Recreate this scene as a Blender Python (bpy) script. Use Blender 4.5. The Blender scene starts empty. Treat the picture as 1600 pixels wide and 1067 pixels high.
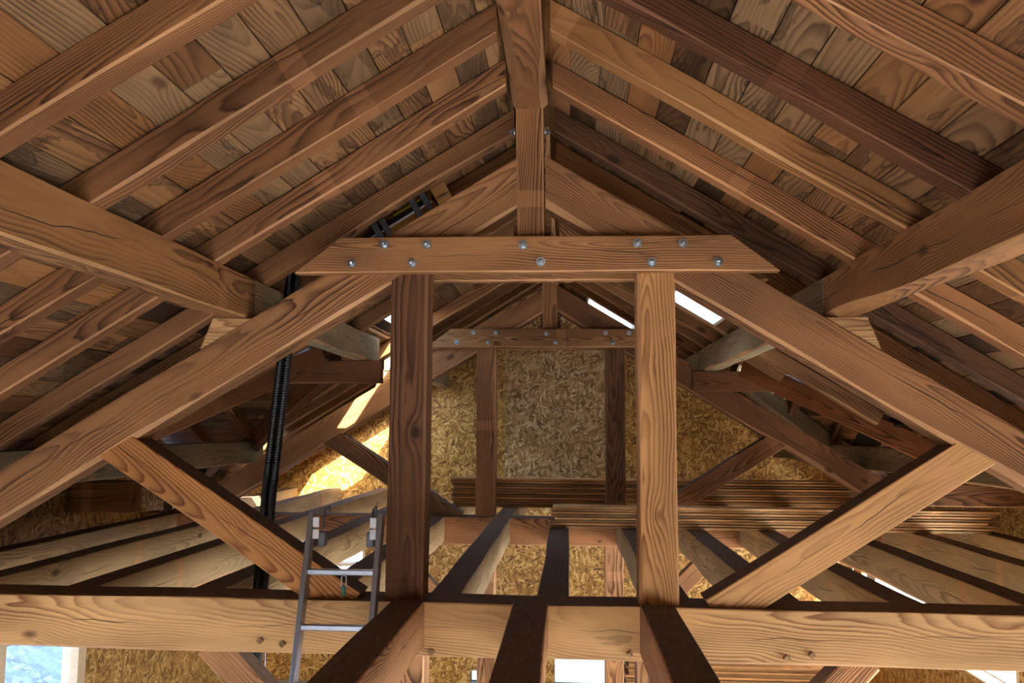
import bpy, bmesh, math, random
from mathutils import Vector, Matrix

C = bpy.context.scene.collection
EYE = 3.825                      # eye height above the ground floor; z values below are measured from the eye

# ------------------------------------------------------------------ camera, sky, sun, exposure
F, YAW, PIT, ROLL = 1300.0, .0669, .1038, .0071


def cam_dir(c):
    cr, sr = math.cos(ROLL), math.sin(ROLL)
    c = (cr * c[0] - sr * c[1], sr * c[0] + cr * c[1], c[2])
    cp, sp = math.cos(PIT), math.sin(PIT)
    x, y, z = c[0], c[2] * cp - c[1] * sp, c[2] * sp + c[1] * cp
    cy, sy = math.cos(YAW), math.sin(YAW)
    return Vector((x * cy - y * sy, x * sy + y * cy, z))


cd = bpy.data.cameras.new('camera')
cam = bpy.data.objects.new('camera', cd)
C.objects.link(cam)
cd.sensor_width = 36
cd.lens = 36 * F / 1600
cd.clip_start = .05
rx, ry, rz = cam_dir((1, 0, 0)), cam_dir((0, 1, 0)), -cam_dir((0, 0, 1))
cam.matrix_world = Matrix(((rx.x, ry.x, rz.x, .199), (rx.y, ry.y, rz.y, 0), (rx.z, ry.z, rz.z, EYE), (0, 0, 0, 1)))
bpy.context.scene.camera = cam

SUN_DIR = Vector((-1.0, 1.65, -1.6)).normalized()
world = bpy.data.worlds.new('world')
bpy.context.scene.world = world
world.use_nodes = True
wn = world.node_tree.nodes
sky = wn.new('ShaderNodeTexSky')
sky.sky_type = 'NISHITA'
sky.sun_disc = False
sky.sun_elevation = math.asin(-SUN_DIR.z)
sky.sun_rotation = math.atan2(-SUN_DIR.x, -SUN_DIR.y)
sky.altitude = 600
sky.dust_density = 5
wn['Background'].inputs['Strength'].default_value = 1.3
world.node_tree.links.new(sky.outputs[0], wn['Background'].inputs['Color'])
sd = bpy.data.lights.new('sun', 'SUN')
sd.energy = 30.0
sd.angle = .009
sd.color = (1, .96, .9)
sun = bpy.data.objects.new('sun', sd)
C.objects.link(sun)
sun.rotation_euler = SUN_DIR.to_track_quat('-Z', 'Y').to_euler()
vs = bpy.context.scene.view_settings
bpy.context.scene.display_settings.display_device = 'sRGB'
vs.view_transform = 'Standard'
vs.look = 'None'
vs.gamma = 1
vs.use_curve_mapping = False
vs.exposure = .3
cy = bpy.context.scene.cycles
cy.max_bounces = 10
cy.diffuse_bounces = 6
cy.transparent_max_bounces = 12
cy.sample_clamp_indirect = 6


# ------------------------------------------------------------------ materials
def lin(h):
    h = h.lstrip('#')
    out = []
    for i in (0, 2, 4):
        v = int(h[i:i + 2], 16) / 255
        out.append(v / 12.92 if v <= .04045 else ((v + .055) / 1.055) ** 2.4)
    return (*out, 1)


class NT:
    def __init__(s, name):
        s.m = bpy.data.materials.new(name)
        s.m.use_nodes = True
        s.t = s.m.node_tree
        s.b = s.t.nodes['Principled BSDF']

    def n(s, typ, ins=None, **kw):
        x = s.t.nodes.new('ShaderNode' + typ)
        for k, v in kw.items():
            setattr(x, k, v)
        for k, v in (ins or {}).items():
            s.put(x.inputs[k], v)
        return x

    def put(s, sock, v):
        if isinstance(v, bpy.types.NodeSocket):
            s.t.links.new(v, sock)
        elif isinstance(v, bpy.types.Node):
            s.t.links.new(v.outputs[0], sock)
        else:
            sock.default_value = v

    def math(s, op, a, b=0.0, c=0.0, clamp=False):
        x = s.n('Math', {0: a, 1: b, 2: c}, operation=op)
        x.use_clamp = clamp
        return x.outputs[0]

    def vmath(s, op, a, b=(0, 0, 0)):
        return s.n('VectorMath', {0: a, 1: b}, operation=op).outputs[0]

    def noise(s, vec, scale, detail=3.0, rough=.5, dim='3D'):
        x = s.n('TexNoise', {'Scale': scale, 'Detail': detail, 'Roughness': rough}, noise_dimensions=dim)
        if vec is not None:
            s.put(x.inputs['Vector'], vec)
        return x

    def mix(s, f, a, b, blend='MIX'):
        x = s.n('Mix', data_type='RGBA', blend_type=blend)
        s.put(x.inputs[0], f)
        s.put(x.inputs[6], a)
        s.put(x.inputs[7], b)
        return x.outputs[2]

    def ramp(s, f, stops, interp='LINEAR'):
        x = s.n('ValToRGB', {0: f})
        e = x.color_ramp.elements
        x.color_ramp.interpolation = interp
        e[0].position, e[0].color = stops[0]
        e[1].position, e[1].color = stops[1]
        for p, c in stops[2:]:
            k = e.new(p)
            k.color = c
        return x.outputs[0]

    def maprange(s, v, a, b, c=0.0, d=1.0):
        return s.n('MapRange', {0: v, 1: a, 2: b, 3: c, 4: d}).outputs[0]


def wood(name, early, late, ring=.021, contrast=1.0, stain='#2a1a12', streak=.25, board=False, rough=.72):
    """Softwood with growth rings about a pith that wanders beside the timber: object X runs along the grain. Object colour tints it, its alpha
    says how stained it is."""
    g = NT(name)
    tc = g.n('TexCoord').outputs['Object']
    oi = g.n('ObjectInfo')
    rnd = oi.outputs['Random']
    r2 = g.math('FRACT', g.math('MULTIPLY', rnd, 91.7))
    r3 = g.math('FRACT', g.math('MULTIPLY', rnd, 57.3))
    off = g.n('CombineXYZ', {0: g.math('MULTIPLY', rnd, 40.0), 1: g.maprange(r2, 0, 1, -.09, .09), 2: g.maprange(r3, 0, 1, -.13, .07)}).outputs[0]
    p = g.vmath('ADD', tc, off)
    # wander of the pith
    w1 = g.noise(g.vmath('MULTIPLY', p, (.8, 1.3, 1.3) if board else (.9, 2.0, 2.0)), 1.0, 2.5 if not board else 1.6)
    warp = g.vmath('MULTIPLY', g.vmath('SUBTRACT', w1.outputs['Color'], (.5, .5, .5)), (0, .22 if board else .11, .22 if board else .11))
    q = g.vmath('ADD', p, warp)
    sep = g.n('SeparateXYZ', {0: q})
    r = g.math('SQRT', g.math('ADD', g.math('MULTIPLY', sep.outputs[1], sep.outputs[1]), g.math('MULTIPLY', sep.outputs[2], sep.outputs[2])))
    r = g.math('ADD', r, g.math('MULTIPLY', g.n('SeparateXYZ', {0: tc}).outputs[0], g.maprange(r3, 0, 1, -.075, .075)))
    # knots
    kv = g.n('TexVoronoi', {'Vector': g.vmath('MULTIPLY', p, (1.7, 3.4, 3.4)), 'Scale': 1.0})
    kd = kv.outputs['Distance']
    bulge = g.math('MULTIPLY', g.math('POWER', 2.718, g.math('MULTIPLY', kd, -9.0)), .05)
    r = g.math('ADD', r, bulge)
    wob = g.noise(g.vmath('MULTIPLY', p, (5, 26, 26)), 1.0, 4)
    r = g.math('ADD', g.math('ADD', r, g.math('MULTIPLY', g.noise(g.vmath('MULTIPLY', p, (.4, 9, 9)), 1.0, 2).outputs[0], .04)), g.math('MULTIPLY', g.math('SUBTRACT', wob.outputs[0], .5), .008))
    fr = g.math('FRACT', g.math('DIVIDE', r, ring))
    line = g.ramp(fr, [(0, (0, 0, 0, 1)), (.35, (.12, .12, .12, 1)), (.72, (.75, .75, .75, 1)), (.86, (1, 1, 1, 1)), (.97, (.1, .1, .1, 1))])
    # how strong the rings read varies over the timber
    amp = g.maprange(g.noise(g.vmath('MULTIPLY', p, (.9, 3, 3)), 1.0, 2).outputs[0], .36, .62, .1, 1.0)
    line = g.math('MULTIPLY', g.math('MULTIPLY', line, amp), contrast)
    fine = g.noise(g.vmath('MULTIPLY', p, (4, 80, 80)), 1.0, 2)
    f = g.math('ADD', line, g.math('MULTIPLY', g.math('SUBTRACT', fine.outputs[0], .5), streak), clamp=True)
    col = g.mix(f, lin(early), lin(late))
    # slow tone changes along and across
    tone = g.maprange(g.noise(g.vmath('MULTIPLY', p, (.8, 4, 4)), 1.0, 3).outputs[0], .25, .75, .62, 1.32)
    col = g.mix(1.0, col, g.n('CombineColor', {0: tone, 1: tone, 2: tone}).outputs[0], 'MULTIPLY')
    # knots dark
    kk = g.maprange(kd, .05, .11, .75, 0)
    col = g.mix(kk, col, lin('#3d2415'))
    # stains with tide marks
    a = oi.outputs['Alpha']
    sn = g.noise(g.vmath('MULTIPLY', p, (1.3, 7, 7) if board else (1.0, 5, 5)), 1.0, 4, .6).outputs[0]
    level = g.maprange(a, 0, 1, .86, .40)
    inside = g.maprange(g.math('SUBTRACT', sn, level), 0, .05)
    edge = g.math('SUBTRACT', 1.0, g.math('MULTIPLY', g.math('ABSOLUTE', g.math('SUBTRACT', sn, level)), 45.0), clamp=True)
    col = g.mix(g.math('MULTIPLY', inside, .55), col, lin(stain))
    col = g.mix(g.math('MULTIPLY', edge, .7 if board else .35), col, lin('#20130c'))
    if not board:   # paler bands across the timber where another one used to cross it
        bx = g.math('FRACT', g.math('ADD', g.math('MULTIPLY', g.n('SeparateXYZ', {0: tc}).outputs[0], .43), r2))
        band = g.math('MULTIPLY', g.math('LESS_THAN', bx, .042), g.math('GREATER_THAN', r3, .35))
        col = g.mix(g.math('MULTIPLY', band, .5), col, g.mix(f, lin('#c0936a'), lin('#8a5a38')))
    if not board:   # long drying shakes in the faces
        st = g.n('SeparateXYZ', {0: tc})
        cn = g.noise(g.n('CombineXYZ', {0: g.math('ADD', g.math('MULTIPLY', st.outputs[0], .55), g.math('MULTIPLY', rnd, 60.0)), 1: g.math('MULTIPLY', st.outputs[1], 2.0), 2: 0.0}).outputs[0], 1.0, 5, .55)
        cz = g.math('ABSOLUTE', g.math('ADD', st.outputs[2], g.math('MULTIPLY', g.math('SUBTRACT', cn.outputs[0], .5), .30)))
        cm = g.maprange(g.noise(g.vmath('MULTIPLY', p, (1.2, 0, 0)), 1.0, 1).outputs[0], .44, .6, 0, .0032)
        col = g.mix(g.math('MULTIPLY', g.math('LESS_THAN', cz, cm), .75), col, lin('#24150c'))
    col = g.mix(1.0, col, oi.outputs['Color'], 'MULTIPLY')
    g.put(g.b.inputs['Base Color'], col)
    g.b.inputs['Roughness'].default_value = rough
    g.b.inputs['Specular IOR Level'].default_value = .25
    bp = g.n('Bump', {'Strength': .35, 'Distance': .004, 'Height': g.math('SUBTRACT', 1.0, f)})
    g.put(g.b.inputs['Normal'], bp)
    return g.m


def plain(name, col, rough=.6, metal=0.0, var=.15, scale=30.0, stretch=(1, 1, 1), bump=0.0, tint=False):
    g = NT(name)
    tc = g.n('TexCoord').outputs['Object']
    n = g.noise(g.vmath('MULTIPLY', tc, stretch), scale, 4)
    k = g.maprange(n.outputs[0], .25, .75, 1 - var, 1 + var)
    c = g.mix(1.0, lin(col), g.n('CombineColor', {0: k, 1: k, 2: k}).outputs[0], 'MULTIPLY')
    if tint:
        c = g.mix(1.0, c, g.n('ObjectInfo').outputs['Color'], 'MULTIPLY')
    g.put(g.b.inputs['Base Color'], c)
    g.b.inputs['Roughness'].default_value = rough
    g.b.inputs['Metallic'].default_value = metal
    if bump:
        g.put(g.b.inputs['Normal'], g.n('Bump', {'Strength': bump, 'Distance': .004, 'Height': n.outputs[0]}))
    return g.m


def osb():
    """Oriented strand board: wood flakes lying every way; object X, Y lie in the panel."""
    g = NT('strand_board')
    tc = g.n('TexCoord').outputs['Object']
    rnd = g.n('ObjectInfo').outputs['Random']
    tc = g.vmath('ADD', tc, g.n('CombineXYZ', {0: g.math('MULTIPLY', rnd, 17.0), 1: g.math('MULTIPLY', rnd, 31.0), 2: 0.0}).outputs[0])
    col = best = None
    for k, ang in enumerate((.25, 1.05, 1.8, 2.55, -.35, 1.45)):
        v = g.n('VectorRotate', {'Vector': g.vmath('ADD', tc, (3.1 * k, 1.7 * k, 0)), 'Angle': ang}, rotation_type='Z_AXIS').outputs[0]
        wob = g.noise(v, 5.0, 2)
        v = g.vmath('ADD', v, g.vmath('MULTIPLY', g.vmath('SUBTRACT', wob.outputs['Color'], (.5, .5, .5)), (.05, .05, 0)))
        vo = g.n('TexVoronoi', {'Vector': g.vmath('MULTIPLY', v, (9, 44, 1)), 'Scale': 1.0}, voronoi_dimensions='2D')
        cs = g.n('SeparateColor', {0: vo.outputs['Color']})
        nz = g.noise(g.vmath('MULTIPLY', v, (12, 260, 1)), 1.0, 2, .6)
        tone = g.math('ADD', g.math('MULTIPLY', nz.outputs[0], .35), g.math('MULTIPLY', cs.outputs[1], .65))
        c = g.ramp(tone, [(.2, lin('#6d5028')), (.45, lin('#a27c42')), (.62, lin('#b8935a')), (.85, lin('#d8be8a'))])
        if col is None:
            col, best = c, cs.outputs[2]
        else:
            col = g.mix(g.math('GREATER_THAN', cs.outputs[2], best), col, c)
            best = g.math('MAXIMUM', best, cs.outputs[2])
    col = g.mix(1.0, col, g.n('ObjectInfo').outputs['Color'], 'MULTIPLY')
    g.put(g.b.inputs['Base Color'], col)
    g.b.inputs['Roughness'].default_value = .55
    g.b.inputs['Specular IOR Level'].default_value = .3
    return g.m


def shaded_frost():
    g = NT('shaded_frost_grass')
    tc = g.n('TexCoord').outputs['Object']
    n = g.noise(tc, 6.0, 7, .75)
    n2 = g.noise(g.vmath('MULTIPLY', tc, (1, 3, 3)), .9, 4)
    c = g.ramp(n.outputs[0], [(.38, lin('#0a1226')), (.5, lin('#182d56')), (.6, lin('#4a6ca6'))])  # the bank's blue shade is put into these colours
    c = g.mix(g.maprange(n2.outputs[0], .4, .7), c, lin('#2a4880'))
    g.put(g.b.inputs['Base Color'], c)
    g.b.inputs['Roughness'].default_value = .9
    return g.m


WOOD = wood('old_larch', '#a57b52', '#462a19', ring=.0135)
WOODL = wood('planed_larch', '#c69c68', '#7a4e2c', ring=.014)
SAP = wood('sapwood_edge', '#c79f74', '#9c7450', ring=.03, contrast=.5)
GREYW = wood('weathered_larch', '#a39274', '#5f4f3a', ring=.014, contrast=.8, stain='#4a4038')
DARK = plain('dirty_top', '#64503f', .9, var=.4, scale=9, stretch=(1.5, 5, 5), bump=.4)
BOARD = wood('roof_boarding', '#8b6b48', '#412a19', ring=.017, board=True, contrast=.95, stain='#3a2718')
STACKW = wood('sawn_board', '#a98a62', '#6b4c30', ring=.03, contrast=.22, streak=.08)
OSB = osb()
ALU = plain('aluminium', '#aab0b8', .38, 1.0, .1, 40)
ZINC = plain('zinc_plated_steel', '#c2ccd6', .3, 1.0, .12, 60)
STEEL = plain('dull_steel_strap', '#6a6e72', .5, .2, .2, 30)
BLACK = plain('black_plastic', '#08090b', .42, 0, .3, 60)
GREEN = plain('green_plastic', '#1d5a48', .5, 0)
PALE = plain('pale_window_timber', '#d8c09a', .6, 0, .12, 8, (1, 6, 6))
WHITE = plain('white_reveal', '#e4e2dc', .6, 0, .05, 8)
CONC = plain('screed_floor', '#a0978a', .85, 0, .15, 3)
FELT = plain('roof_underlay', '#1c1712', .95, 0, .2, 5)
WALLM = plain('wall_backing', '#6e5632', .9, 0, .15, 5)
FROST = shaded_frost()
SNOW = plain('frosted_field', '#dfe6ee', .95, 0, .12, .6)
RAIL_GLINT = plain('painted_glint_rail', '#d4d8dc', .3, .3, .2, 60)  # pale colour painted in for the rail's glint
YELLOW = plain('yellow_cable', '#b8a414', .5, 0)
BARK = plain('conifer_needles', '#26402f', .9, 0, .4, 12)


def glass():
    g = NT('window_glass')
    g.b.inputs['Base Color'].default_value = (.9, .95, 1, 1)
    g.b.inputs['Roughness'].default_value = .02
    tr = g.n('BsdfTransparent')
    mx = g.n('MixShader', {0: .12})
    g.t.links.new(tr.outputs[0], mx.inputs[1])
    g.t.links.new(g.b.outputs[0], mx.inputs[2])
    g.t.links.new(mx.outputs[0], g.t.nodes['Material Output'].inputs['Surface'])
    return g.m


GLASS = glass()
g_ = NT('frost_covered_glass')
tr_ = g_.n('BsdfTranslucent', {'Color': (.75, .82, .9, 1)})
nz_ = g_.noise(g_.n('TexCoord').outputs['Object'], 14, 5, .65)
tp_ = g_.n('BsdfTransparent', {'Color': (.8, .88, 1, 1)})
mx_ = g_.n('MixShader', {0: g_.maprange(nz_.outputs[0], .35, .7, .0, .3)})
g_.t.links.new(tr_.outputs[0], mx_.inputs[1]); g_.t.links.new(tp_.outputs[0], mx_.inputs[2])
g_.t.links.new(mx_.outputs[0], g_.t.nodes['Material Output'].inputs['Surface'])
FROSTG = g_.m
rnd = random.Random(7)


# ------------------------------------------------------------------ builders
def V(x, y, z):
    return Vector((x, y, z + EYE))


def tag(o, label=None, cat=None, group=None, kind=None):
    if label: o['label'] = label
    if cat: o['category'] = cat
    if group: o['group'] = group
    if kind: o['kind'] = kind
    return o


def empty(name, loc, label, cat, group=None):
    o = bpy.data.objects.new(name, None)
    C.objects.link(o)
    o.location = loc
    o.empty_display_size = .2
    return tag(o, label, cat, group)


def adopt(o, parent):
    if parent is not None:
        o.parent = parent
        base = world_of(parent)
        o.matrix_parent_inverse = Matrix.Identity(4)
        o.matrix_basis = base.inverted() @ o.matrix_basis


def world_of(o):
    m = o.matrix_basis.copy()
    if o.parent is not None:
        m = world_of(o.parent) @ o.matrix_parent_inverse @ m
    return m


def link(name, me, mw=None, parent=None, color=None):
    o = bpy.data.objects.new(name, me)
    C.objects.link(o)
    if mw is not None:
        o.matrix_basis = mw
    adopt(o, parent)
    if color:
        o.color = color
    return o


def wave(n, amp, r):
    ph = [(r.uniform(.6, 5.5), r.uniform(0, 6.3), r.uniform(.3, 1)) for _ in range(4)]
    return lambda x: amp * sum(a * math.sin(k * x + p) for k, p, a in ph) / 2


def frame_of(p0, p1, up):
    x = (p1 - p0).normalized()
    y = Vector(up).cross(x).normalized()
    z = x.cross(y)
    m = Matrix((x, y, z)).transposed().to_4x4()
    m.translation = (p0 + p1) / 2
    return m


def tint(v=1.0, warm=0.0, stain=.35, spread=.12, r=rnd):
    k = v * (1 + r.uniform(-spread, spread))
    w = warm + r.uniform(-.05, .05)
    return (k * (1 + w), k, k * (1 - w * .9), min(1, max(0, stain + r.uniform(-.18, .18))))


def beam(name, p0, p1, w, h, up=(0, 0, 1), mats=(WOOD, SAP, DARK), parent=None, color=None, wane=.016, rough=.004, cut0=0.0, cut1=0.0, dark_top=True, step=.18):
    """A hewn timber from p0 to p1: eight-sided section whose arrises wander; w across, h along up. cut0/cut1 shear the ends (m per m of height)."""
    r = random.Random('%s %.3f %.3f %.3f %.3f' % (name, p0.x, p0.y, p0.z, p1.x))
    L = (p1 - p0).length
    n = max(2, int(L / step))
    cw = [wave(0, wane * .9, r) for _ in range(2)] + [wave(0, .002, r) for _ in range(2)]
    base = [wane * r.uniform(.5, 1.1), wane * r.uniform(.5, 1.1), .005, .005]
    sy, sz = [wave(0, rough, r) for _ in range(2)], [wave(0, rough, r) for _ in range(2)]
    verts, faces, mi = [], [], []
    for i in range(n + 1):
        x = L * (i / n - .5)
        c = [max(.002, base[k] + cw[k](x)) for k in range(4)]
        y0, y1, z0, z1 = -w / 2 + sy[0](x), w / 2 + sy[1](x), -h / 2 + sz[0](x), h / 2 + sz[1](x)
        ring = [(y0 + c[0], z0), (y1 - c[1], z0), (y1, z0 + c[1]), (y1, z1 - c[2]), (y1 - c[2], z1), (y0 + c[3], z1), (y0, z1 - c[3]), (y0, z0 + c[0])]
        t = i / n
        for yy, zz in ring:
            sh = cut0 * zz * max(0, 1 - t * 6) + cut1 * zz * max(0, 1 - (1 - t) * 6)
            verts.append((x + sh, yy, zz))
    for i in range(n):
        for k in range(8):
            a, b = i * 8 + k, i * 8 + (k + 1) % 8
            faces.append((a, a + 8, b + 8, b))
            mi.append({1: 1, 7: 1, 4: 2 if dark_top else 0}.get(k, 0))
    faces += [tuple(range(8)), tuple(range(n * 8 + 7, n * 8 - 1, -1))]
    mi += [0, 0]
    me = bpy.data.meshes.new(name)
    me.from_pydata(verts, [], faces)
    for m in mats:
        me.materials.append(m)
    me.polygons.foreach_set('material_index', mi)
    bm = bmesh.new(); bm.from_mesh(me)
    bmesh.ops.recalc_face_normals(bm, faces=bm.faces)
    bm.to_mesh(me); bm.free()
    return link(name, me, frame_of(p0, p1, up), parent, color or tint())


def mesh_of(name, bm, mat):
    me = bpy.data.meshes.new(name)
    bmesh.ops.recalc_face_normals(bm, faces=bm.faces)
    bm.to_mesh(me); bm.free()
    for m in (mat if isinstance(mat, (list, tuple)) else [mat]):
        me.materials.append(m)
    return me


def add_box(bm, lo, hi, bevel=0.0):
    vs_ = [bm.verts.new((x, y, z)) for x in (lo[0], hi[0]) for y in (lo[1], hi[1]) for z in (lo[2], hi[2])]
    fs = [bm.faces.new([vs_[i] for i in q]) for q in ((0, 1, 3, 2), (4, 6, 7, 5), (0, 4, 5, 1), (2, 3, 7, 6), (0, 2, 6, 4), (1, 5, 7, 3))]
    if bevel:
        es = list({e for f in fs for e in f.edges})
        bmesh.ops.bevel(bm, geom=es, offset=bevel, segments=1, affect='EDGES')


def box(name, lo, hi, mat, parent=None, bevel=.003, color=None):
    """A box given by two corners in eye-level coordinates; the object's origin is its centre."""
    lo, hi = V(*lo), V(*hi)
    c = (lo + hi) / 2
    bm = bmesh.new()
    add_box(bm, lo - c, hi - c, bevel)
    return link(name, mesh_of(name, bm, mat), Matrix.Translation(c), parent, color)


def prism(name, poly, y0, y1, mat, parent=None, color=None):
    """poly in X, Z (eye-level), pushed from y0 to y1."""
    cx = sum(p[0] for p in poly) / len(poly); cz = sum(p[1] for p in poly) / len(poly)
    c = V(cx, (y0 + y1) / 2, cz)
    bm = bmesh.new()
    a = [bm.verts.new((p[0] - cx, y0 - c.y, p[1] - cz)) for p in poly]
    b = [bm.verts.new((p[0] - cx, y1 - c.y, p[1] - cz)) for p in poly]
    n = len(poly)
    bm.faces.new(a); bm.faces.new(b[::-1])
    for i in range(n):
        bm.faces.new((a[i], b[i], b[(i + 1) % n], a[(i + 1) % n]))
    return link(name, mesh_of(name, bm, mat), Matrix.Translation(c), parent, color)


def tube(bm, pts, r, seg=10, ribs=None):
    pts = [Vector(p) for p in pts]
    rings = []
    for i, p in enumerate(pts):
        d = (pts[min(i + 1, len(pts) - 1)] - pts[max(i - 1, 0)]).normalized()
        a = d.cross(Vector((0, 1, .01))).normalized(); b = d.cross(a)
        rr = ribs(i) if ribs else r
        rings.append([bm.verts.new(p + rr * (math.cos(t) * a + math.sin(t) * b)) for t in (2 * math.pi * k / seg for k in range(seg))])
    for i in range(len(rings) - 1):
        for k in range(seg):
            bm.faces.new((rings[i][k], rings[i][(k + 1) % seg], rings[i + 1][(k + 1) % seg], rings[i + 1][k]))
    bm.faces.new(rings[0][::-1]); bm.faces.new(rings[-1])


# ------------------------------------------------------------------ roof geometry
H0, M = 1.857, .614                          # underside of the rafters: z = H0 - M |x|
ANG = math.atan(M)
CA, SA = math.cos(ANG), math.sin(ANG)
RH, RW = .125, .10                            # rafter height and width
XW = 4.4                                     # side walls
YB, YF = 12.85, -3.0                         # far gable wall, wall behind the viewer
TIE_T, TIE_B = -.935, -1.215
Y1, DY = 4.6, 4.3                            # front faces of the posts of the two trusses


def roofz(x): return H0 - M * abs(x)


# near and far valley of the two cross gables: |x| -> y
VAL = {-1: (2.05, 7.25, 7.85, 6.15, 9.15, 7.6), 1: (2.05, 8.55, 9.25, 7.45, 10.15, 8.95)}


def valley(side, ax):
    x0, n0, f0, n1, f1, _ = VAL[side]
    if ax < x0:
        return None
    t = (ax - x0) / (3.28 - x0)
    return n0 + (n1 - n0) * t, f0 + (f1 - f0) * t


# openings in the slopes: side, |x| range, y range
OPEN = [(-1, 1.75, 3.3, 11.05, 12.36), (-1, 1.2, 1.66, 7.6, 8.78), (-1, 3.2, 3.78, 9.2, 10.4), (1, .44, 1.06, 10.02, 11.15), (1, 1.10, 1.52, 6.87, 7.52)]

ROW = .172
SLOPE = (XW + .35) / CA
NROW = int(SLOPE / ROW)


def open_spans(side, xa, xb):
    out = []
    for s, a, b, c, d in OPEN:
        if s == side and min(xb, b) - max(xa, a) > .5 * ROW * CA:
            out.append((c, d))
    v = valley(side, (xa + xb) / 2)
    if v:
        out.append(v)
    return sorted(out)


def minus(y0, y1, cuts):
    segs, y = [], y0
    for c, d in cuts:
        if c > y:
            segs.append((y, min(c, y1)))
        y = max(y, d)
    if y < y1:
        segs.append((y, y1))
    return [s for s in segs if s[1] - s[0] > .05]


# ------------------------------------------------------------------ setting: roof, walls, floor, ground
Y0 = -3.2
grid = bmesh.new()
vcache = {}


def gv(side, i, j):
    u = i * ROW
    x = side * u * CA
    key = (round(x, 4), j)
    if key not in vcache:
        z = roofz(0) - u * SA + (RH + .045) / CA
        vcache[key] = grid.verts.new((x, Y0 + j * .1, z + EYE))
    return vcache[key]


for side in (-1, 1):
    for i in range(NROW):
        xa, xb = i * ROW * CA, (i + 1) * ROW * CA
        cuts = open_spans(side, xa, xb)
        for j in range(int((YB + .3 - Y0) / .1)):
            y = Y0 + j * .1 + .05
            if any(c - .03 < y - .05 and y + .05 < d + .03 for c, d in cuts):
                continue
            grid.faces.new((gv(side, i, j), gv(side, i + 1, j), gv(side, i + 1, j + 1), gv(side, i, j + 1)))
ceiling = link('ceiling', mesh_of('ceiling', grid, FELT))
tag(ceiling, 'roof boarding over the rafters', kind='structure')

TONES = [((.9, .08), .55), ((1.15, .0), .5), ((.95, .14), .7), ((1.0, -.02), .65), ((.8, .28), .5), ((.34, .14), .9), ((1.1, .03), .55), ((.85, .05), .8), ((.6, .26), .8), ((1.0, .22), .5)]


def roof_board(parent, origin, xdir, ndir, length, width, r, name='roof_board'):
    bm = bmesh.new()
    t = .022 + r.uniform(-.003, .004)
    add_box(bm, (-length / 2 + .002, -width / 2 + .002, 0), (length / 2 - .002, width / 2 - .002, t), .002)
    x = xdir.normalized(); z = ndir.normalized(); y = z.cross(x)
    m = Matrix((x, y, z)).transposed().to_4x4()
    m.translation = origin
    (v, wm), st = r.choice(TONES)
    return link(name, mesh_of(name, bm, BOARD), m, parent, tint(v, wm, st, .1, r))


rb = random.Random(21)
for side in (-1, 1):
    for i in range(NROW):
        u = (i + .5) * ROW
        x = side * u * CA
        z = roofz(0) - u * SA
        n = Vector((side * SA, 0, CA))
        ends = [.6]
        y = .6 + rb.uniform(2.2, 4.2)
        while y < YB - .8:
            ends.append(y); y += rb.choice((3.6, 4.2, 4.8)) + rb.uniform(-.3, .3)
        ends.append(YB)
        for a, b in minus(.6, YB, open_spans(side, i * ROW * CA, (i + 1) * ROW * CA)):
            cutp = [a] + [e for e in ends if a + .25 < e < b - .25] + [b]
            for k in range(len(cutp) - 1):
                o = V(x, (cutp[k] + cutp[k + 1]) / 2, z) + n * (RH + .002 + rb.uniform(0, .005))
                roof_board(ceiling, o, Vector((0, 1, 0)), n, cutp[k + 1] - cutp[k], ROW, rb)

# cross-gable roofs: the far slope is seen from below, the near one closes it
for side in (-1, 1):
    x0, n0, f0, n1, f1, yd = VAL[side]
    zr = roofz(2.05)
    root = bpy.data.objects.new('dormer_roof', None)
    C.objects.link(root)
    root.location = V(side * 3.5, yd, zr)
    tag(root, 'boarded roof of the cross gable on the %s slope' % ('ladder side' if side < 0 else 'far right'), kind='structure')
    for far, ye in ((1, f1), (0, n1)):
        ya = f0 if far else n0
        ang = math.atan2(zr - roofz(3.28), abs(ye - yd))
        run = abs(ye - yd) * (1 + 1.12 / 1.23) / math.cos(ang)
        nr = int(run / .17)
        for i in range(nr):
            yy = yd + (1 if far else -1) * (i + .5) * .17 * math.cos(ang)
            zz = zr - (i + .5) * .17 * math.sin(ang)
            # start at the valley
            xs = (H0 - zz) / M
            n = Vector((0, (1 if far else -1) * math.sin(ang), math.cos(ang)))
            xa, xb = xs - .05, XW + .3
            if xb - xa < .3:
                continue
            roof_board(root, V(side * (xa + xb) / 2, yy, zz) + n * (RH + .01), Vector((1, 0, 0)), n, xb - xa, .17, rb)
        bm = bmesh.new()
        pts = []
        for (ax, yy, zz) in ((2.0, yd, zr), (XW + .4, yd, zr), (XW + .4, yd + (1 if far else -1) * run * math.cos(ang), zr - run * math.sin(ang))):
            pts.append(bm.verts.new(V(side * ax, yy, zz + .19) - root.location))
        bm.faces.new(pts)
        link('underlay', mesh_of('underlay', bm, FELT), Matrix.Translation(root.location), root)
        # unseen sheet over the valley on both slopes, added to stop sun leaks
        bm = bmesh.new()
        sg = 1 if far else -1
        rows = []
        for ax in (1.85, 2.6, 3.4, 4.2, 4.8):
            vy = ya + (ye - ya) * (ax - x0) / (3.28 - x0)
            zc = roofz(ax) + .2
            rows.append([bm.verts.new(V(side * ax, vy + sg * .28, zc + .015) - root.location), bm.verts.new(V(side * ax, vy, zc + .015) - root.location),
                         bm.verts.new(V(side * ax, vy - sg * .3, zc + .3 * math.tan(ang) + .015) - root.location)])
        for q in range(len(rows) - 1):
            for w_ in (0, 1):
                bm.faces.new((rows[q][w_], rows[q][w_ + 1], rows[q + 1][w_ + 1], rows[q + 1][w_]))
        link('valley_sheet', mesh_of('valley_sheet', bm, FELT), Matrix.Translation(root.location), root)


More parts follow.
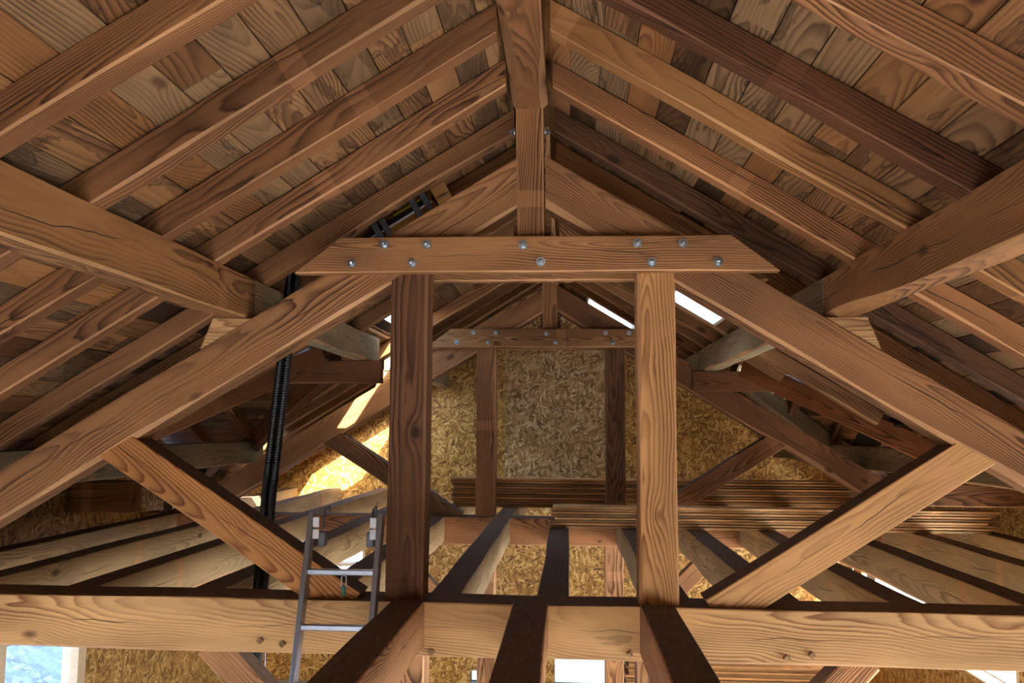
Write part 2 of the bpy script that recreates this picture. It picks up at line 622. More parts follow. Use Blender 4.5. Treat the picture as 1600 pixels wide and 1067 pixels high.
def wall(name, axis, at, us, vs_, holes, clip, label, thick=.16, out=1, panels=True, tones=None):
    """A boarded wall in the plane axis=at. us/vs_: panel edges; holes: (u0,u1,v0,v1). clip(u) gives the top. Strand-board panels are children."""
    hu = sorted({round(x, 3) for x in list(us) + [h[k] for h in holes for k in (0, 1)]})
    hv = sorted({round(x, 3) for x in list(vs_) + [h[k] for h in holes for k in (2, 3)]})
    base = bmesh.new()

    def pt(u, v, d):
        return V(u, at + d, v) if axis == 'y' else V(at + d, u, v)
    root = None
    cells = []
    for a, b in zip(hu[:-1], hu[1:]):
        for c, d in zip(hv[:-1], hv[1:]):
            um, vm = (a + b) / 2, (c + d) / 2
            if any(h[0] < um < h[1] and h[2] < vm < h[3] for h in holes):
                continue
            poly = [(a, c), (b, c)]
            ta, tb = clip(a), clip(b)
            # keep what lies under the roof line (apex handled by splitting at it in us)
            if c >= max(ta, tb) - .01:
                continue
            if c > min(ta, tb):
                t = (c - ta) / (tb - ta)
                uc = a + t * (b - a)
                poly = [(uc, c), (b, c)] if tb > ta else [(a, c), (uc, c)]
            top = []
            if min(d, tb) > c:
                if tb < d and ta > d:
                    t = (d - ta) / (tb - ta); top += [(b, tb), (a + t * (b - a), d)]
                elif tb < d:
                    top.append((b, tb))
                else:
                    top.append((b, d))
            if min(d, ta) > c:
                if ta < d and tb > d:
                    t = (d - ta) / (tb - ta); top += [(a + t * (b - a), d), (a, ta)]
                elif ta < d:
                    top.append((a, ta))
                else:
                    top.append((a, d))
            poly += top
            if len(poly) >= 3:
                cells.append(poly)
    bmv = {}

    def bv(u, v, d):
        k = (round(u, 3), round(v, 3), d)
        if k not in bmv:
            bmv[k] = base.verts.new(pt(u, v, d))
        return bmv[k]
    for poly in cells:
        for d in (out * .03, out * (.03 + thick)):
            try:
                base.faces.new([bv(u, v, d) for u, v in poly])
            except ValueError:
                pass
    bmesh.ops.remove_doubles(base, verts=base.verts, dist=.0005)
    # close the reveals
    for e in list(base.edges):
        pass
    o = link(name, mesh_of(name, base, WALLM))
    tag(o, label, kind='structure')
    if panels:
        r = random.Random(name)
        for poly in cells:
            cu = sum(p[0] for p in poly) / len(poly); cv = sum(p[1] for p in poly) / len(poly)
            bm = bmesh.new()
            sh = [(cu + (u - cu) * (1 - .003), cv + (v - cv) * (1 - .003)) for u, v in poly]
            lift = r.uniform(0, .004)
            f = [bm.verts.new((u - cu, v - cv, 0)) for u, v in sh]
            k = [bm.verts.new((u - cu, v - cv, .022)) for u, v in sh]
            bm.faces.new(f); bm.faces.new(k[::-1])
            for q in range(len(f)):
                bm.faces.new((f[q], k[q], k[(q + 1) % len(f)], f[(q + 1) % len(f)]))
            if axis == 'y':
                m = Matrix(((1, 0, 0), (0, 0, 1), (0, 1, 0))).to_4x4()
            else:
                m = Matrix(((0, 0, 1), (1, 0, 0), (0, 1, 0))).to_4x4()
            m.translation = pt(cu, cv, out * (.004 - lift) if out > 0 else -.026 + lift)
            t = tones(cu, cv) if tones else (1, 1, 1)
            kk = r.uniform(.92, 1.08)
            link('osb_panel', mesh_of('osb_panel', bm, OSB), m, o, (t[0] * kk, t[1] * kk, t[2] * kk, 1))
    return o


GZ = -EYE


def gable(u): return roofz(u) + .1


def side_clip(side):
    def f(y):
        yd = VAL[side][5]
        eave = roofz(XW) + .12
        half = abs((VAL[side][3] - yd)) * (1 + 1.12 / 1.23)
        return max(eave, roofz(2.05) + .1 - abs(y - yd) * (roofz(2.05) - roofz(XW)) / half)
    return f


FARW = [(-3.95, -2.93, -2.08, -1.3), (-3.95, -3.02, -2.5, -2.12), (.01, .85, GZ + .02, -3.32), (-1.25, -.93, GZ + .02, -3.62)]
wall('wall_back', 'y', YB, [-XW, -3.25, -2.0, -.76, 0, .8, 2.05, 3.3, XW], [GZ, -2.6, -.98, .3, 1.9], FARW, gable,
     'far gable wall lined with strand board', tones=lambda u, v: ((1.12, 1.12, 1.22) if -.76 < u < .8 and v > -.98 else (1.12, .98, .62) if v > -.98 else (1.05, .95, .72)))
bk = side_clip(-1)
yl = VAL[-1][5]
LEFTW = [(4.6, 6.3, GZ, -1.5), (-1.6, 3.6, GZ, -2.1), (8.2, 12.4, -1.95, -1.3), (6.62, 7.92, -3.0, -1.68), (9.36, 9.62, -1.0, -.80)]  # floor-level and long rear holes are added to light the bays, mostly unseen
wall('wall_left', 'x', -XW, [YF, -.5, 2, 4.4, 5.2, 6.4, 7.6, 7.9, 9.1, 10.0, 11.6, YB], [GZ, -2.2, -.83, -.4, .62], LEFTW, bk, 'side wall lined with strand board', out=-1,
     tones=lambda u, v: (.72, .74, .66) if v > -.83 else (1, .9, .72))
RIGHTW = [(8.35, 9.68, -2.5, -2.05), (4.5, 7.9, GZ, -1.4), (9.85, 12.5, -2.25, -1.28), (-1.6, 3.6, GZ, -2.1)]  # floor-level and rear openings added for their light, kept mostly out of sight
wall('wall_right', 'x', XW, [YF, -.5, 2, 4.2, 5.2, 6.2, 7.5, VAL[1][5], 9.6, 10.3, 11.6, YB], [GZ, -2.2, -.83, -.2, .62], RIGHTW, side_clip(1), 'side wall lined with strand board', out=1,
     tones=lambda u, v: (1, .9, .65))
wall('wall_front', 'y', YF, [-XW, -1.7, 0, 1.7, XW], [GZ, -1.8, 1.9], [(-1.7, 1.7, GZ, -1.8)], gable, 'gable wall behind the viewer over an added doorway that lets in daylight', out=-1, panels=False)  # unseen doorway, added and sized for the daylight it lets in

bm = bmesh.new()
add_box(bm, (-XW - .2, YF - .3, -.2), (XW + .2, YB + .2, 0))
tag(link('floor', mesh_of('floor', bm, CONC)), 'pale screed floor of the lower storey', kind='structure')
bm = bmesh.new()
g0 = [bm.verts.new(p) for p in ((-90, -120, -.25), (120, -120, -.25), (120, 120, -.25), (-90, 120, -.25))]
bm.faces.new(g0)
tag(link('ground', mesh_of('ground', bm, SNOW)), 'pale frosted ground outside the building', kind='structure')
# frosted bank beyond the side window
bm = bmesh.new()
r_ = random.Random(3)
NX, NY = 24, 60
vg = [[bm.verts.new((-7.5 - i * .55, -12 + j * .9, -.3 + i * .34 * (1 + .15 * math.sin(j * .37)) + r_.uniform(-.06, .06))) for j in range(NY)] for i in range(NX)]
for i in range(NX - 1):
    for j in range(NY - 1):
        bm.faces.new((vg[i][j], vg[i][j + 1], vg[i + 1][j + 1], vg[i + 1][j]))
tag(link('hill', mesh_of('hill', bm, FROST)), 'steep bank of frosted grass, blue shade in its colour, outside the side window', kind='structure')

# ------------------------------------------------------------------ trusses
FR = Vector((0, 1, 0))


def bolt_mesh():
    bm = bmesh.new()
    tube(bm, [(0, 0, 0), (0, -.006, 0)], .026, 16)
    bmesh.ops.create_cone(bm, cap_ends=True, segments=6, radius1=.0165, radius2=.0165, depth=.018, matrix=Matrix.Translation((0, -.015, 0)) @ Matrix.Rotation(math.pi / 2, 4, 'X'))
    bmesh.ops.create_uvsphere(bm, u_segments=10, v_segments=6, radius=.0125, matrix=Matrix.Translation((0, -.023, 0)))
    return mesh_of('bolt', bm, ZINC)


BOLT = bolt_mesh()
pb = bmesh.new()
add_box(pb, (-.013, -.03, -.013), (.013, .02, .013), .002)
PEG = mesh_of('peg', pb, WOODL)
BOLTS = ((-.826, 1.018), (-.584, 1.016), (-.047, 1.008), (.582, 1.014), (.829, 1.012), (-1.005, .913), (-.665, .911), (.052, .914), (.658, .907), (1.016, .908))
PEGS = ((-1.456, -1.151), (-1.332, -1.165), (-.522, -1.187), (.526, -1.17), (1.331, -1.173), (1.458, -1.154))
UPY = (0, 1, 0)


def prz(x): return 1.443 - .6085 * abs(x)      # centre line of the principals


def make_truss(label, tones):
    Ym = Y1 + .1
    t = empty('roof_truss', V(0, Ym, GZ), label, 'roof truss', 'roof trusses')
    tie = beam('tie_beam', V(-XW, 4.685, (TIE_T + TIE_B) / 2), V(XW, 4.685, (TIE_T + TIE_B) / 2), .27, TIE_T - TIE_B, parent=t, color=tones['tie'], mats=(WOODL, SAP, DARK), wane=.014)
    for x, z in PEGS:
        o = link('peg', PEG, Matrix.Translation(V(x, 4.55, z)) @ Matrix.Rotation(math.pi / 4, 4, 'Y'), tie)
    for s in (-1, 1):
        beam('post', V(s * .69, Ym, TIE_T - .02), V(s * .69, Ym, 1.06), .205, .2, UPY, (WOOD if s < 0 else WOODL, SAP, WOOD), t, tones['post'][s], wane=.012, dark_top=False)
        beam('principal_rafter', V(s * .075, Ym, prz(.075)), V(s * 4.25, Ym, prz(4.25)), .2, .25, parent=t, color=tones['pr'][s], mats=(WOOD, SAP, DARK), wane=.02, cut0=-.6085)
        beam('strut', V(s * 2.47, Ym + .0, -.05), V(s * .985, Ym, -.985), .19, .195, parent=t, color=tones['strut'][s], mats=(WOODL, SAP, DARK), wane=.008)
        prism('purlin_cleat', [(s * 1.585, .612), (s * 1.83, .615), (s * 1.90, .428)], Y1 + .01, Y1 + .19, WOODL, t, tint(1.1, .05, .1))
        beam('lower_post', V(s * .665, Ym, GZ), V(s * .665, Ym, TIE_B), .19, .19, UPY, (WOOD, SAP, WOOD), t, tint(1.15, .05, .3), dark_top=False)
        beam('knee_brace', V(s * .73, Ym, -2.25), V(s * 1.78, Ym, TIE_B + .02), .14, .17, parent=t, color=tint(1.1, .1, .3), mats=(WOOD, SAP, DARK), wane=.01)
    beam('king_post', V(-.005, Ym - .005, .98), V(-.02, Ym - .005, H0 - .02), .15, .21, UPY, (WOOD, SAP, WOOD), t, tones['king'], wane=.008, dark_top=False)
    box('king_post_cheek', (-.115, Ym + .03, .88), (.105, Ym + .1, 1.26), WOOD, t, .006, tint(.7, .1, .4))
    for k, (y, zt, zb) in enumerate(((4.56, 1.06, .86), (4.845, 1.075, .86))):
        zc = (zt + zb) / 2
        col = beam('collar', V(-1.2, y, zc), V(1.215, y, zc), .08, zt - zb, parent=t, color=tones['collar'], wane=.007, rough=.0025, cut0=1.3, cut1=-1.3, dark_top=False)
        if k == 0:
            for x, z in BOLTS:
                link('bolt', BOLT, Matrix.Translation(V(x, 4.518, z)) @ Matrix.Rotation(rnd.uniform(0, 1), 4, 'Y'), col)
    for s in (-1, 1):
        link('bolt', BOLT, Matrix.Translation(V(s * .085 - .015, 4.62, 1.69)) @ Matrix.Rotation(s * math.pi / 2, 4, 'Z'), t)
    return t


T1 = make_truss('larger nearer timber truss with bolted double collar and dark knotty post, aluminium ladder against it', dict(
    tie=(1.05, 1, .92, .3), post={-1: (.42, .33, .30, .3), 1: (1.0, .84, .7, .1)}, pr={-1: (.98, .87, .78, .15), 1: (.92, .8, .72, .2)},
    strut={-1: (1.0, .72, .48, .3), 1: (1.15, 1.02, .9, .1)}, king=(.98, .85, .74, .25), collar=(1.05, .92, .8, .25)))


def copy_tree(o, parent, off):
    c = o.copy()
    C.objects.link(c)
    if parent is None:
        c.location = o.location + off
    else:
        c.parent = parent
        c.matrix_parent_inverse = o.matrix_parent_inverse.copy()
    for ch in list(o.children):
        copy_tree(ch, c, off)
    return c


T2 = copy_tree(T1, None, Vector((.02, DY, 0)))
T2['label'] = 'smaller farther timber truss in front of the strand board gable'
seen = {}
for ch in T2.children:
    nm = ch.name.split('.')[0]
    seen[nm] = seen.get(nm, 0) + 1
    if nm == 'post':
        ch.data = ch.data.copy()
        ch.data.materials[0] = WOOD
        ch.color = (1.0, .85, .76, .2) if seen[nm] == 1 else (.42, .35, .33, .6)
    elif nm == 'strut':
        ch.data = ch.data.copy()
        ch.data.materials[0] = WOOD
        ch.color = (.55, .5, .48, .3) if seen[nm] == 1 else (.8, .62, .52, .3)
    elif nm == 'principal_rafter':
        ch.color = (1.0, .9, .82, .3) if seen[nm] == 1 else (.62, .5, .45, .3)
    elif nm == 'collar':
        ch.color = (.92, .84, .72, .4)
    elif nm == 'tie_beam':
        ch.data = ch.data.copy(); ch.data.materials[0] = WOOD
        ch.color = (1.05, .85, .72, .3)

# ------------------------------------------------------------------ ridge, purlins, plates
for k, (a, b, lab) in enumerate(((.3, 4.62, 'dark knotty ridge timber over the viewer ending on the nearer king post'),
                                 (4.9, 8.93, 'ridge timber between the two trusses'), (9.1, YB, 'ridge timber between the farther truss and the gable wall'))):
    o = beam('ridge_beam', V(-.015, a, 1.82 + .12), V(-.015, b, 1.82 + .12), .2, .24, color=(.72, .6, .52, .3) if k == 0 else tint(.75, .1, .4), wane=.03, mats=(WOOD, SAP, WOOD))
    tag(o, lab, 'ridge beam', 'ridge beams', 'thing')
PUR = {-1: [(.3, 4.73), (4.74, 8.0), (8.9, YB)], 1: [(.3, 4.73), (4.74, 9.22), (9.25, YB)]}
PL = {-1: ['wide curly-grained purlin at upper left, from the viewer to the nearer truss', 'grey weathered purlin between the trusses on the ladder side', 'short purlin on the ladder side meeting the gable wall'],
      1: ['wide brown purlin at upper right, from the viewer to the nearer truss', 'grey-green weathered purlin between the trusses on the board-stack side', 'purlin on the board-stack side meeting the gable wall']}
for s in (-1, 1):
    for k, (a, b) in enumerate(PUR[s]):
        o = beam('purlin', V(s * 1.71, a, .737), V(s * 1.71, b, .737), .15, .242, mats=(WOOD if k == 0 else GREYW, SAP, DARK), color=(.85, .74, .58, .2) if k == 0 else (1.15, 1.15, 1.08, .3), wane=.022 if k < 2 else .01)
        tag(o, PL[s][k], 'purlin', 'upper purlins', 'thing')
    o = beam('purlin', V(s * 3.36, .5, -.285), V(s * 3.36, 9.4 if s < 0 else YB, -.285), .16, .24, mats=(GREYW, SAP, DARK), color=(.85, .88, .86, .4) if s < 0 else (.8, .72, .6, .3))
    tag(o, 'low grey purlin behind the ladder-side strut, ending at the bright gap' if s < 0 else 'low brown purlin under the rafter feet on the board-stack side', 'purlin', 'lower purlins', 'thing')

# ------------------------------------------------------------------ rafters
ORD = 'first second third fourth fifth sixth seventh eighth ninth tenth eleventh twelfth thirteenth fourteenth fifteenth sixteenth seventeenth eighteenth nineteenth twentieth'.split()
RY = {-1: [2.40, 3.02, 3.59, 4.17, 4.86, 5.46, 6.05, 6.65, 7.25, 8.83, 9.4, 10.0, 10.6, 10.95, 12.38, 12.7],
      1: [2.40, 3.0, 3.57, 4.21, 4.86, 5.46, 6.05, 6.75, 7.6, 8.2, 8.8, 9.4, 9.92, 11.2, 11.8, 12.4, 12.7]}
RTONE = {(-1, 0): (.72, .6, .5, .2), (-1, 1): (.66, .55, .47, .3), (-1, 2): (.68, .56, .48, .4), (-1, 3): (.95, .8, .72, .2), (-1, 4): (.9, .76, .68, .3),
         (1, 0): (.9, .76, .68, .2), (1, 1): (.36, .26, .23, .3), (1, 2): (1.0, .86, .66, .2), (1, 3): (1.0, .82, .7, .2), (1, 4): (.33, .27, .26, .5)}
for s in (-1, 1):
    for i, y in enumerate(RY[s]):
        v = None
        xe = XW + .3
        for ax in [2.05 + .02 * q for q in range(130)]:
            w_ = valley(s, ax)
            if w_ and w_[0] < y + .05 and y - .05 < w_[1]:
                xe = ax - .13
                break
        n = Vector((s * SA, 0, CA))
        segs = [(.09, xe)]
        if s > 0 and abs(y - 7.2) < .25:
            segs = [(.09, xe)]
        for a, b in segs:
            o = beam('rafter', V(s * a, y + RW / 2, roofz(a)) + n * (RH / 2), V(s * b, y + RW / 2, roofz(b)) + n * (RH / 2), RW * rnd.uniform(.95, 1.1), RH, tuple(n), (WOOD, SAP, WOOD), cut0=-M,
                     color=RTONE.get((s, i)) or tint(.8, .12, .3), wane=.009, dark_top=False, step=.16)
            where = 'before the nearer truss' if y < 4.5 else 'between the two trusses' if y < 8.8 else 'beyond the farther truss'
            side = 'ladder-side' if s < 0 else 'board-stack-side'
            tag(o, '%s rafter from the viewer on the %s roof slope, %s' % (ORD[i], side, where), 'rafter', 'rafters of the %s slope' % side, 'thing')

# ------------------------------------------------------------------ cross gables: ridge, valleys, jack rafters
for s in (-1, 1):
    x0, n0, f0, n1, f1, yd = VAL[s]
    sd_ = 'ladder side' if s < 0 else 'board-stack side'
    o = beam('ridge_beam', V(s * 1.52, yd, .505), V(s * XW, yd, .505), .16, .205, mats=(WOOD, SAP, WOOD), color=(.62, .47, .4, .3), wane=.006)
    tag(o, 'level reddish ridge timber of the cross gable on the %s' % sd_, 'ridge beam', 'cross gable ridge timbers', 'thing')
    for near in (1, 0):
        ya, yb = (n0, n1) if near else (f0, f1)
        p0, p1 = V(s * 2.0, ya + (ya - yb) * .04, roofz(2.0) + .0), V(s * 3.45, yb - (ya - yb) * .14, roofz(3.45) + .0)
        o = beam('valley_rafter', p0, p1, .11, .2, mats=(WOOD, SAP, WOOD) if near or s < 0 else (GREYW, SAP, WOOD), color=(.72, .48, .34, .3) if near and s > 0 else (.6, .46, .38, .3) if near else (.62, .42, .3, .3) if s < 0 else (.9, .88, .86, .3), wane=.008)
        tag(o, '%s valley rafter of the cross gable on the %s' % ('nearer' if near else 'farther', sd_), 'valley rafter', 'valley rafters', 'thing')
    ang = math.atan2(roofz(2.05) - roofz(3.28), abs(f1 - yd))
    n = Vector((0, math.sin(ang), math.cos(ang)))
    for k, ax in enumerate((2.75, 3.35, 3.95)):
        zz = roofz(2.05)
        vy = valley(s, ax)[1]
        l = min(vy - yd - .12, abs(f1 - yd) * 1.9)
        o = beam('jack_rafter', V(s * ax, yd + .08, zz - .08 * math.tan(ang)) + n * (RH / 2), V(s * ax, yd + l, zz - l * math.tan(ang)) + n * (RH / 2), .09, RH, tuple(n), (WOOD, SAP, WOOD), color=tint(.62, .2, .3), dark_top=False)
        tag(o, 'short rafter in the cross gable on the %s, %s from its valley' % (sd_, ORD[k]), 'jack rafter', 'cross gable jack rafters', 'thing')
    o = beam('stub_beam', V(s * (XW - .02), 7.6, -.655 if s < 0 else -.55), V(s * (3.81 if s < 0 else 3.3), 7.6, -.655 if s < 0 else -.55), .22, .28 if s < 0 else .19, mats=(WOOD, SAP, DARK), color=(.75, .55, .36, .3) if s < 0 else (.7, .56, .46, .2), wane=.01)
    tag(o, 'short brown beam end sticking out of the ladder-side wall' if s < 0 else 'short brown beam behind the upper end of the pale strut', 'beam', 'beam stubs', 'thing')

# ------------------------------------------------------------------ joists
JZ = (TIE_T + TIE_B) / 2 + .01
JH = .255
J1 = (-.66, .005, .675)
J1L = ('dark-topped joist in the front bay beside the ladder', 'cracked dark-topped joist in the middle of the front bay', 'dark-topped joist in the front bay under the pale post')
for x, lab in zip(J1, J1L):
    o = beam('floor_joist', V(x, .9, JZ + .012), V(x, 4.56, JZ + .012), .185, JH, mats=(WOOD, SAP, DARK), color=tint(1.05, .12, .3), wane=.02)
    tag(o, lab, 'joist', 'front bay joists', 'thing')
J2 = [-4.08, -3.38, -2.64, -1.87, -1.18, -.49, .122, .795, 1.40, 2.05, 2.76, 3.46, 4.12]
for b, (ya, yb, where) in enumerate(((4.82, 8.85, 'between the two trusses'), (9.12, YB - .02, 'between the farther truss and the gable'))):
    for i, x in enumerate(J2):
        o = beam('floor_joist', V(x + .01 * b, ya, JZ), V(x + .01 * b, yb, JZ), .18, JH, mats=(GREYW, SAP, DARK), color=(1.25, 1.08, .85, .25) if abs(x) > 1 else (1.05, .95, .8, .3), wane=.018)
        tag(o, '%s joist from the ladder-side wall, dark on top, %s' % (ORD[i], where), 'joist', 'joists ' + where, 'thing')

# ------------------------------------------------------------------ stacks of boards on the joists
STL = {'near': ('loose boards stacked across the joists before the farther truss', 'board in the stack resting before the farther truss'),
       'far': ('', 'board in the taller stack behind the farther truss'), 'low': ('', 'board in the stack on the lower storey against the gable wall')}


def board_stack(key, x0, x1, y, z0, n, th, dep, ends, grp, tone):
    r = random.Random(key)
    for i in range(n):
        a = x0 + r.uniform(0, ends)
        b = x1 + r.uniform(-ends, ends)
        z = z0 + i * (th + .003)
        bm = bmesh.new()
        d = dep * r.uniform(.96, 1.0)
        g_, zz = .016, -th / 2 + .32 * th
        prof = [(-d / 2 + g_, -th / 2), (d / 2 - g_, -th / 2), (d / 2 - g_, zz), (d / 2, zz), (d / 2, th / 2), (-d / 2, th / 2), (-d / 2, zz), (-d / 2 + g_, zz)]
        va = [bm.verts.new((-(b - a) / 2, yy, z_)) for yy, z_ in prof]
        vb = [bm.verts.new(((b - a) / 2, yy, z_)) for yy, z_ in prof]
        bm.faces.new(va); bm.faces.new(vb[::-1])
        for q in range(8):
            bm.faces.new((va[q], vb[q], vb[(q + 1) % 8], va[(q + 1) % 8]))
        k = (.62, 1.2, .85, 1.35)[i % 4] * r.uniform(.9, 1.1)
        if i == n - 1:
            k = 1.3
        o = link('stacked_board', mesh_of('stacked_board', bm, STACKW), Matrix.Translation(V((a + b) / 2, y + dep / 2 + r.uniform(-.022, .022), z + th / 2 + .001)), None, (k * tone[0], k * tone[1], k * tone[2], r.uniform(.1, .5)))
        base = {'near': 'stack lying before the farther truss', 'far': 'stack behind the farther truss', 'low': 'stack on the lower storey'}[key]
        lab = 'top board of the ' + base if i == n - 1 else '%s board from the top of the %s' % (ORD[n - 1 - i], base)
        tag(o, lab, 'board', grp, 'thing')


board_stack('near', .01, 4.08, 8.02, TIE_T, 8, .0225, .24, .07, 'boards stacked before the farther truss', (1.6, 1.52, 1.4))
board_stack('far', -1.2, 4.0, 9.98, TIE_T, 11, .028, .3, .09, 'boards stacked behind the farther truss', (1.15, .95, .72))
board_stack('low', .95, 4.0, 11.4, GZ, 20, .035, .5, .08, 'boards stacked on the lower storey', (1.0, .8, .6))

box('lath', (.085, Y1 + .215, 1.0), (.105, Y1 + .235, 1.3), WOODL, T1, .002, (1.2, 1.05, .8, 0))
# ------------------------------------------------------------------ ladder
lad = empty('ladder', V(-.91, 3.5, GZ), 'aluminium ladder leaning on the tie beam with hooks at its top', 'ladder')
lt, lb = V(-.968, 4.42, -.46), V(-.93, 3.32, GZ)
lx = (lt - lb).normalized()
for s in (-1, 1):
    w_ = .185
    a, b = lb + Vector((s * w_, 0, 0)), lt + Vector((s * w_, 0, 0))
    m = frame_of(a, b, (0, -1, 0))
    L = (b - a).length
    bm = bmesh.new()
    add_box(bm, (-L / 2, -.014, -.034), (L / 2, .014, .034), .003)
    rail = link('rail', mesh_of('rail', bm, ALU), m, lad)
    xa, xb = (b.x + .016, b.x + .05) if s < 0 else (b.x - .05, b.x - .016)
    for za, zb in ((-.065, -.012), (-.125, -.075)):
        box('guide_plate', (xa, b.y - .05, b.z - EYE + za), (xb, b.y - .036, b.z - EYE + zb), WHITE, rail, .003)
    bm = bmesh.new()
    q = [(0, 0, 0), (0, .02, .06), (0, .05, .10), (0, .11, .11), (0, .13, .07)]
    tube(bm, q, .007, 8)
    hk = link('hook', mesh_of('hook', bm, STEEL), Matrix.Translation(b + Vector((-s * .055, .0, -.08))), lad)
    box('latch', (b.x - s * .055 - .02, b.y - .02, b.z - EYE - .17), (b.x - s * .055 + .02, b.y + .03, b.z - EYE - .09), STEEL, lad, .006)
for k in range(13):
    c = lt - lx * (.30 + .272 * k)
    if c.z < .15:
        break
    bm = bmesh.new()
    add_box(bm, (-.182, -.016, -.014), (.182, .016, .014), .004)
    link('rung', mesh_of('rung', bm, ALU), Matrix.Translation(c), lad)
rc = lt - lx * .30
clip = empty('carabiner', rc + Vector((.02, -.02, -.02)), 'green and silver clip hanging from the top ladder rung', 'clip')
bm = bmesh.new()
tube(bm, [(.0, 0, .012), (.012, 0, 0), (.012, 0, -.05), (0, 0, -.062), (-.012, 0, -.05), (-.012, 0, 0), (0, 0, .0125)], .0035, 8)
link('ring', mesh_of('ring', bm, ZINC), Matrix.Translation(clip.location), clip)
bm = bmesh.new()
add_box(bm, (-.011, -.008, -.095), (.011, .008, -.045), .004)
link('grip', mesh_of('grip', bm, GREEN), Matrix.Translation(clip.location), clip)

# ------------------------------------------------------------------ black ribbed hoses
hose = empty('drain_hose', V(-1.76, 5.2, GZ), 'black ribbed double hose hanging from the roof down past the tie beam', 'hose')
key = [(-1.565, .99), (-1.60, .55), (-1.64, .05), (-1.675, -.40), (-1.705, -.95), (-1.74, -1.6), (-1.78, -2.6), (-1.8, GZ)]
for off in (-.024, .024):
    pts = []
    for (xa, za), (xb, zb) in zip(key[:-1], key[1:]):
        n = max(2, int(abs(zb - za) / .008))
        pts += [V(xa + (xb - xa) * i / n + off, 5.2, za + (zb - za) * i / n) - hose.location for i in range(n)]
    bm = bmesh.new()
    tube(bm, pts, .024, 12, ribs=lambda i: .0255 if i % 2 else .024)
    link('tube', mesh_of('tube', bm, BLACK), Matrix.Translation(hose.location), hose)

# ------------------------------------------------------------------ roof windows
def slope_pt(s, ax, y, d=0.0):
    return V(s * ax, y, roofz(ax)) + Vector((s * SA, 0, CA)) * d


def slope_box(name, s, a, b, y0, y1, d0, d1, mat, parent=None, bevel=.002, color=None):
    m = Matrix((Vector((s * CA, 0, -SA)), Vector((0, s, 0)), Vector((s * SA, 0, CA)))).transposed().to_4x4()
    m.translation = slope_pt(s, (a + b) / 2, (y0 + y1) / 2, (d0 + d1) / 2)
    bm = bmesh.new()
    hx, hy, hz = (b - a) / 2 / CA, (y1 - y0) / 2, (d1 - d0) / 2
    add_box(bm, (-hx, -hy, -hz), (hx, hy, hz), bevel)
    return link(name, mesh_of(name, bm, mat), m, parent, color)


def roof_window(n, s, a, b, y0, y1, lab, d0=.0, d1=.24, mat=WHITE, glass_on=True):
    t = .022
    o = bpy.data.objects.new('window_%d' % n, None)
    C.objects.link(o)
    o.location = slope_pt(s, (a + b) / 2, (y0 + y1) / 2, .1)
    tag(o, lab, kind='structure')
    slope_box('window_frame', s, a - t, a, y0 - t, y1 + t, d0, d1, mat, o)
    slope_box('window_frame', s, b, b + t, y0 - t, y1 + t, d0, d1, mat, o)
    slope_box('window_frame', s, a, b, y0 - t, y0, d0, d1, mat, o)
    slope_box('window_frame', s, a, b, y1, y1 + t, d0, d1, mat, o)
    if glass_on:
        slope_box('pane', s, a, b, y0, y1, d1 - .03, d1 - .022, FROSTG, o, 0)
    return o


roof_window(1, 1, .46, 1.04, 10.04, 11.13, 'narrow roof window with white reveals near the gable')
roof_window(2, 1, 1.12, 1.5, 6.89, 7.5, 'narrow roof window behind the pale post')
roof_window(3, -1, 1.8, 3.26, 11.08, 12.33, 'bright opening in the roof beside the gable', mat=PALE, d0=.12, d1=.2, glass_on=False)
roof_window(7, -1, 1.22, 1.64, 7.63, 8.75, 'bright opening in the roof above the cross gable', mat=PALE, d0=.12, d1=.2, glass_on=False)

hatch = empty('roof_outlet', slope_pt(-1, .88, 5.1), 'small metal strapped roof outlet between two rafters above the collar', 'roof outlet')
slope_box('trimmer', -1, .56, .645, 4.96, 5.45, -.0, RH, WOODL, hatch, color=(.8, .72, .5, .2))
slope_box('side_board', -1, .66, 1.4, 5.37, 5.42, -.03, RH, WOODL, hatch, color=(.78, .62, .36, .2))
slope_box('rail', -1, .67, 1.15, 5.335, 5.352, .05, .062, RAIL_GLINT, hatch)
slope_box('seal', -1, .68, 1.15, 5.345, 5.366, .068, .10, BLACK, hatch)
slope_box('cable', -1, .72, .9, 5.352, 5.366, .1, .118, YELLOW, hatch)
for k, ax in enumerate((.68, .75, .95, 1.0)):
    st = slope_box('strap', -1, ax, ax + .035, 5.31, 5.366, -.05, .13, STEEL, hatch)
    slope_box('tab', -1, ax, ax + .036, 5.30, 5.312, -.055, -.02, ZINC if k != 1 else PALE, st)

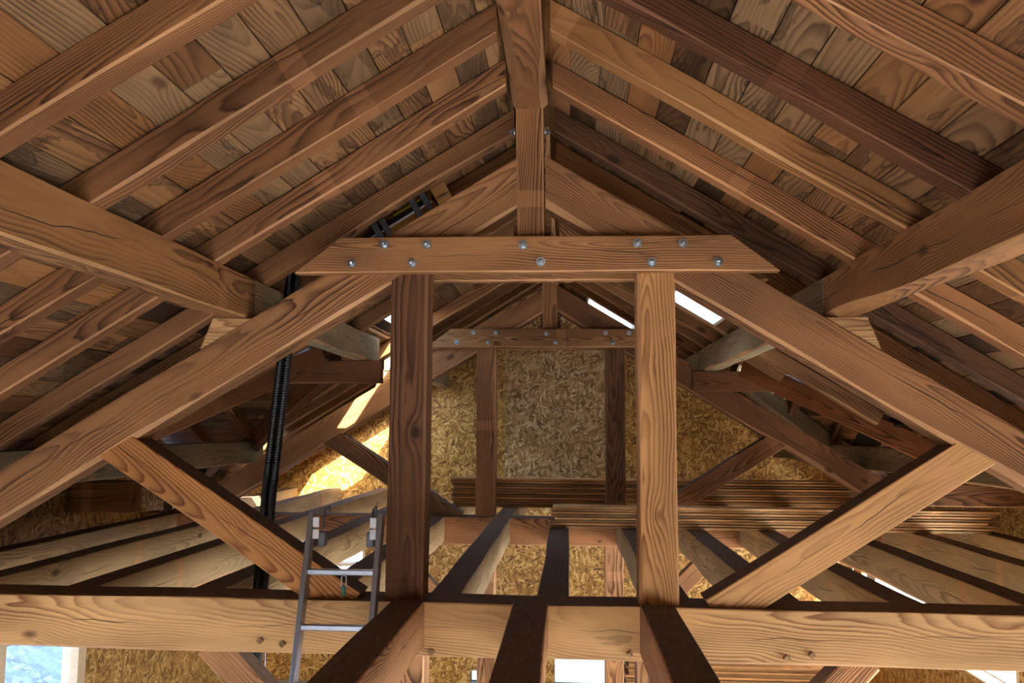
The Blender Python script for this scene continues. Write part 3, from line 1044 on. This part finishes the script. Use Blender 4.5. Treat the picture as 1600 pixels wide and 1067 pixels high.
# ------------------------------------------------------------------ windows of the lower storey
def wall_window(n, axis, at, u0, u1, v0, v1, lab, mat=PALE, w=.09, dep=.14, side=1, mid=False):
    o = bpy.data.objects.new('window_%d' % n, None)
    C.objects.link(o)
    f = (lambda u, d, v: (u, at + d, v)) if axis == 'y' else (lambda u, d, v: (at + d, u, v))
    o.location = V(*f((u0 + u1) / 2, 0, v0))
    tag(o, lab, kind='structure')
    d0, d1 = (-.02, dep) if side > 0 else (-dep, .02)

    def bx(name, ua, ub, va, vb, m, a=d0, b=d1):
        p, q = f(ua, a, va), f(ub, b, vb)
        box(name, tuple(map(min, p, q)), tuple(map(max, p, q)), m, o, .003)
    bx('window_frame', u0, u0 + w, v0, v1, mat); bx('window_frame', u1 - w, u1, v0, v1, mat)
    bx('window_frame', u0 + w, u1 - w, v1 - w, v1, mat); bx('window_frame', u0 + w, u1 - w, v0, v0 + w, mat)
    gm = .06 * side
    bx('pane', u0 + w, u1 - w, v0 + w, v1 - w, GLASS, min(gm, gm + .006), max(gm, gm + .006))
    return o


wall_window(4, 'x', -XW, 6.62, 7.92, -3.0, -1.68, 'side window showing frosted grass with painted blue shade', side=-1, w=.13)
wall_window(5, 'y', YB, -3.97, -2.9, -2.12, -1.28, 'bright window low in the gable wall behind the ladder', w=.035)
wall_window(6, 'x', XW, 8.33, 9.7, -2.52, -2.03, 'bright window in the board-stack side wall', w=.025)

# a conifer outside the gable window
tree = empty('conifer', Vector((-4.0, 21, -.2)), 'dark conifer outside the window behind the ladder', 'tree')
bm = bmesh.new()
rt = random.Random(5)
tube(bm, [(0, 0, 0), (0, 0, 5.5)], .12, 8)
link('trunk', mesh_of('trunk', bm, DARK), Matrix.Translation(tree.location), tree)
bm = bmesh.new()
for k in range(420):
    h = rt.uniform(.5, 5.8)
    rr = (6 - h) * .32
    a = rt.uniform(0, 6.28)
    p0 = Vector((0, 0, h)); p1 = Vector((math.cos(a) * rr, math.sin(a) * rr, h - rr * .35))
    for q in range(5):
        t0 = .3 + .14 * q
        c = p0.lerp(p1, t0)
        d = Vector((rt.uniform(-1, 1), rt.uniform(-1, 1), rt.uniform(-.4, .2))) * .16
        e = Vector((rt.uniform(-1, 1), rt.uniform(-1, 1), rt.uniform(-.5, .5))) * .07
        bm.faces.new([bm.verts.new(c), bm.verts.new(c + d), bm.verts.new(c + d + e)])
o = link('foliage', mesh_of('foliage', bm, BARK), Matrix.Translation(tree.location), tree)
o['kind'] = 'stuff'
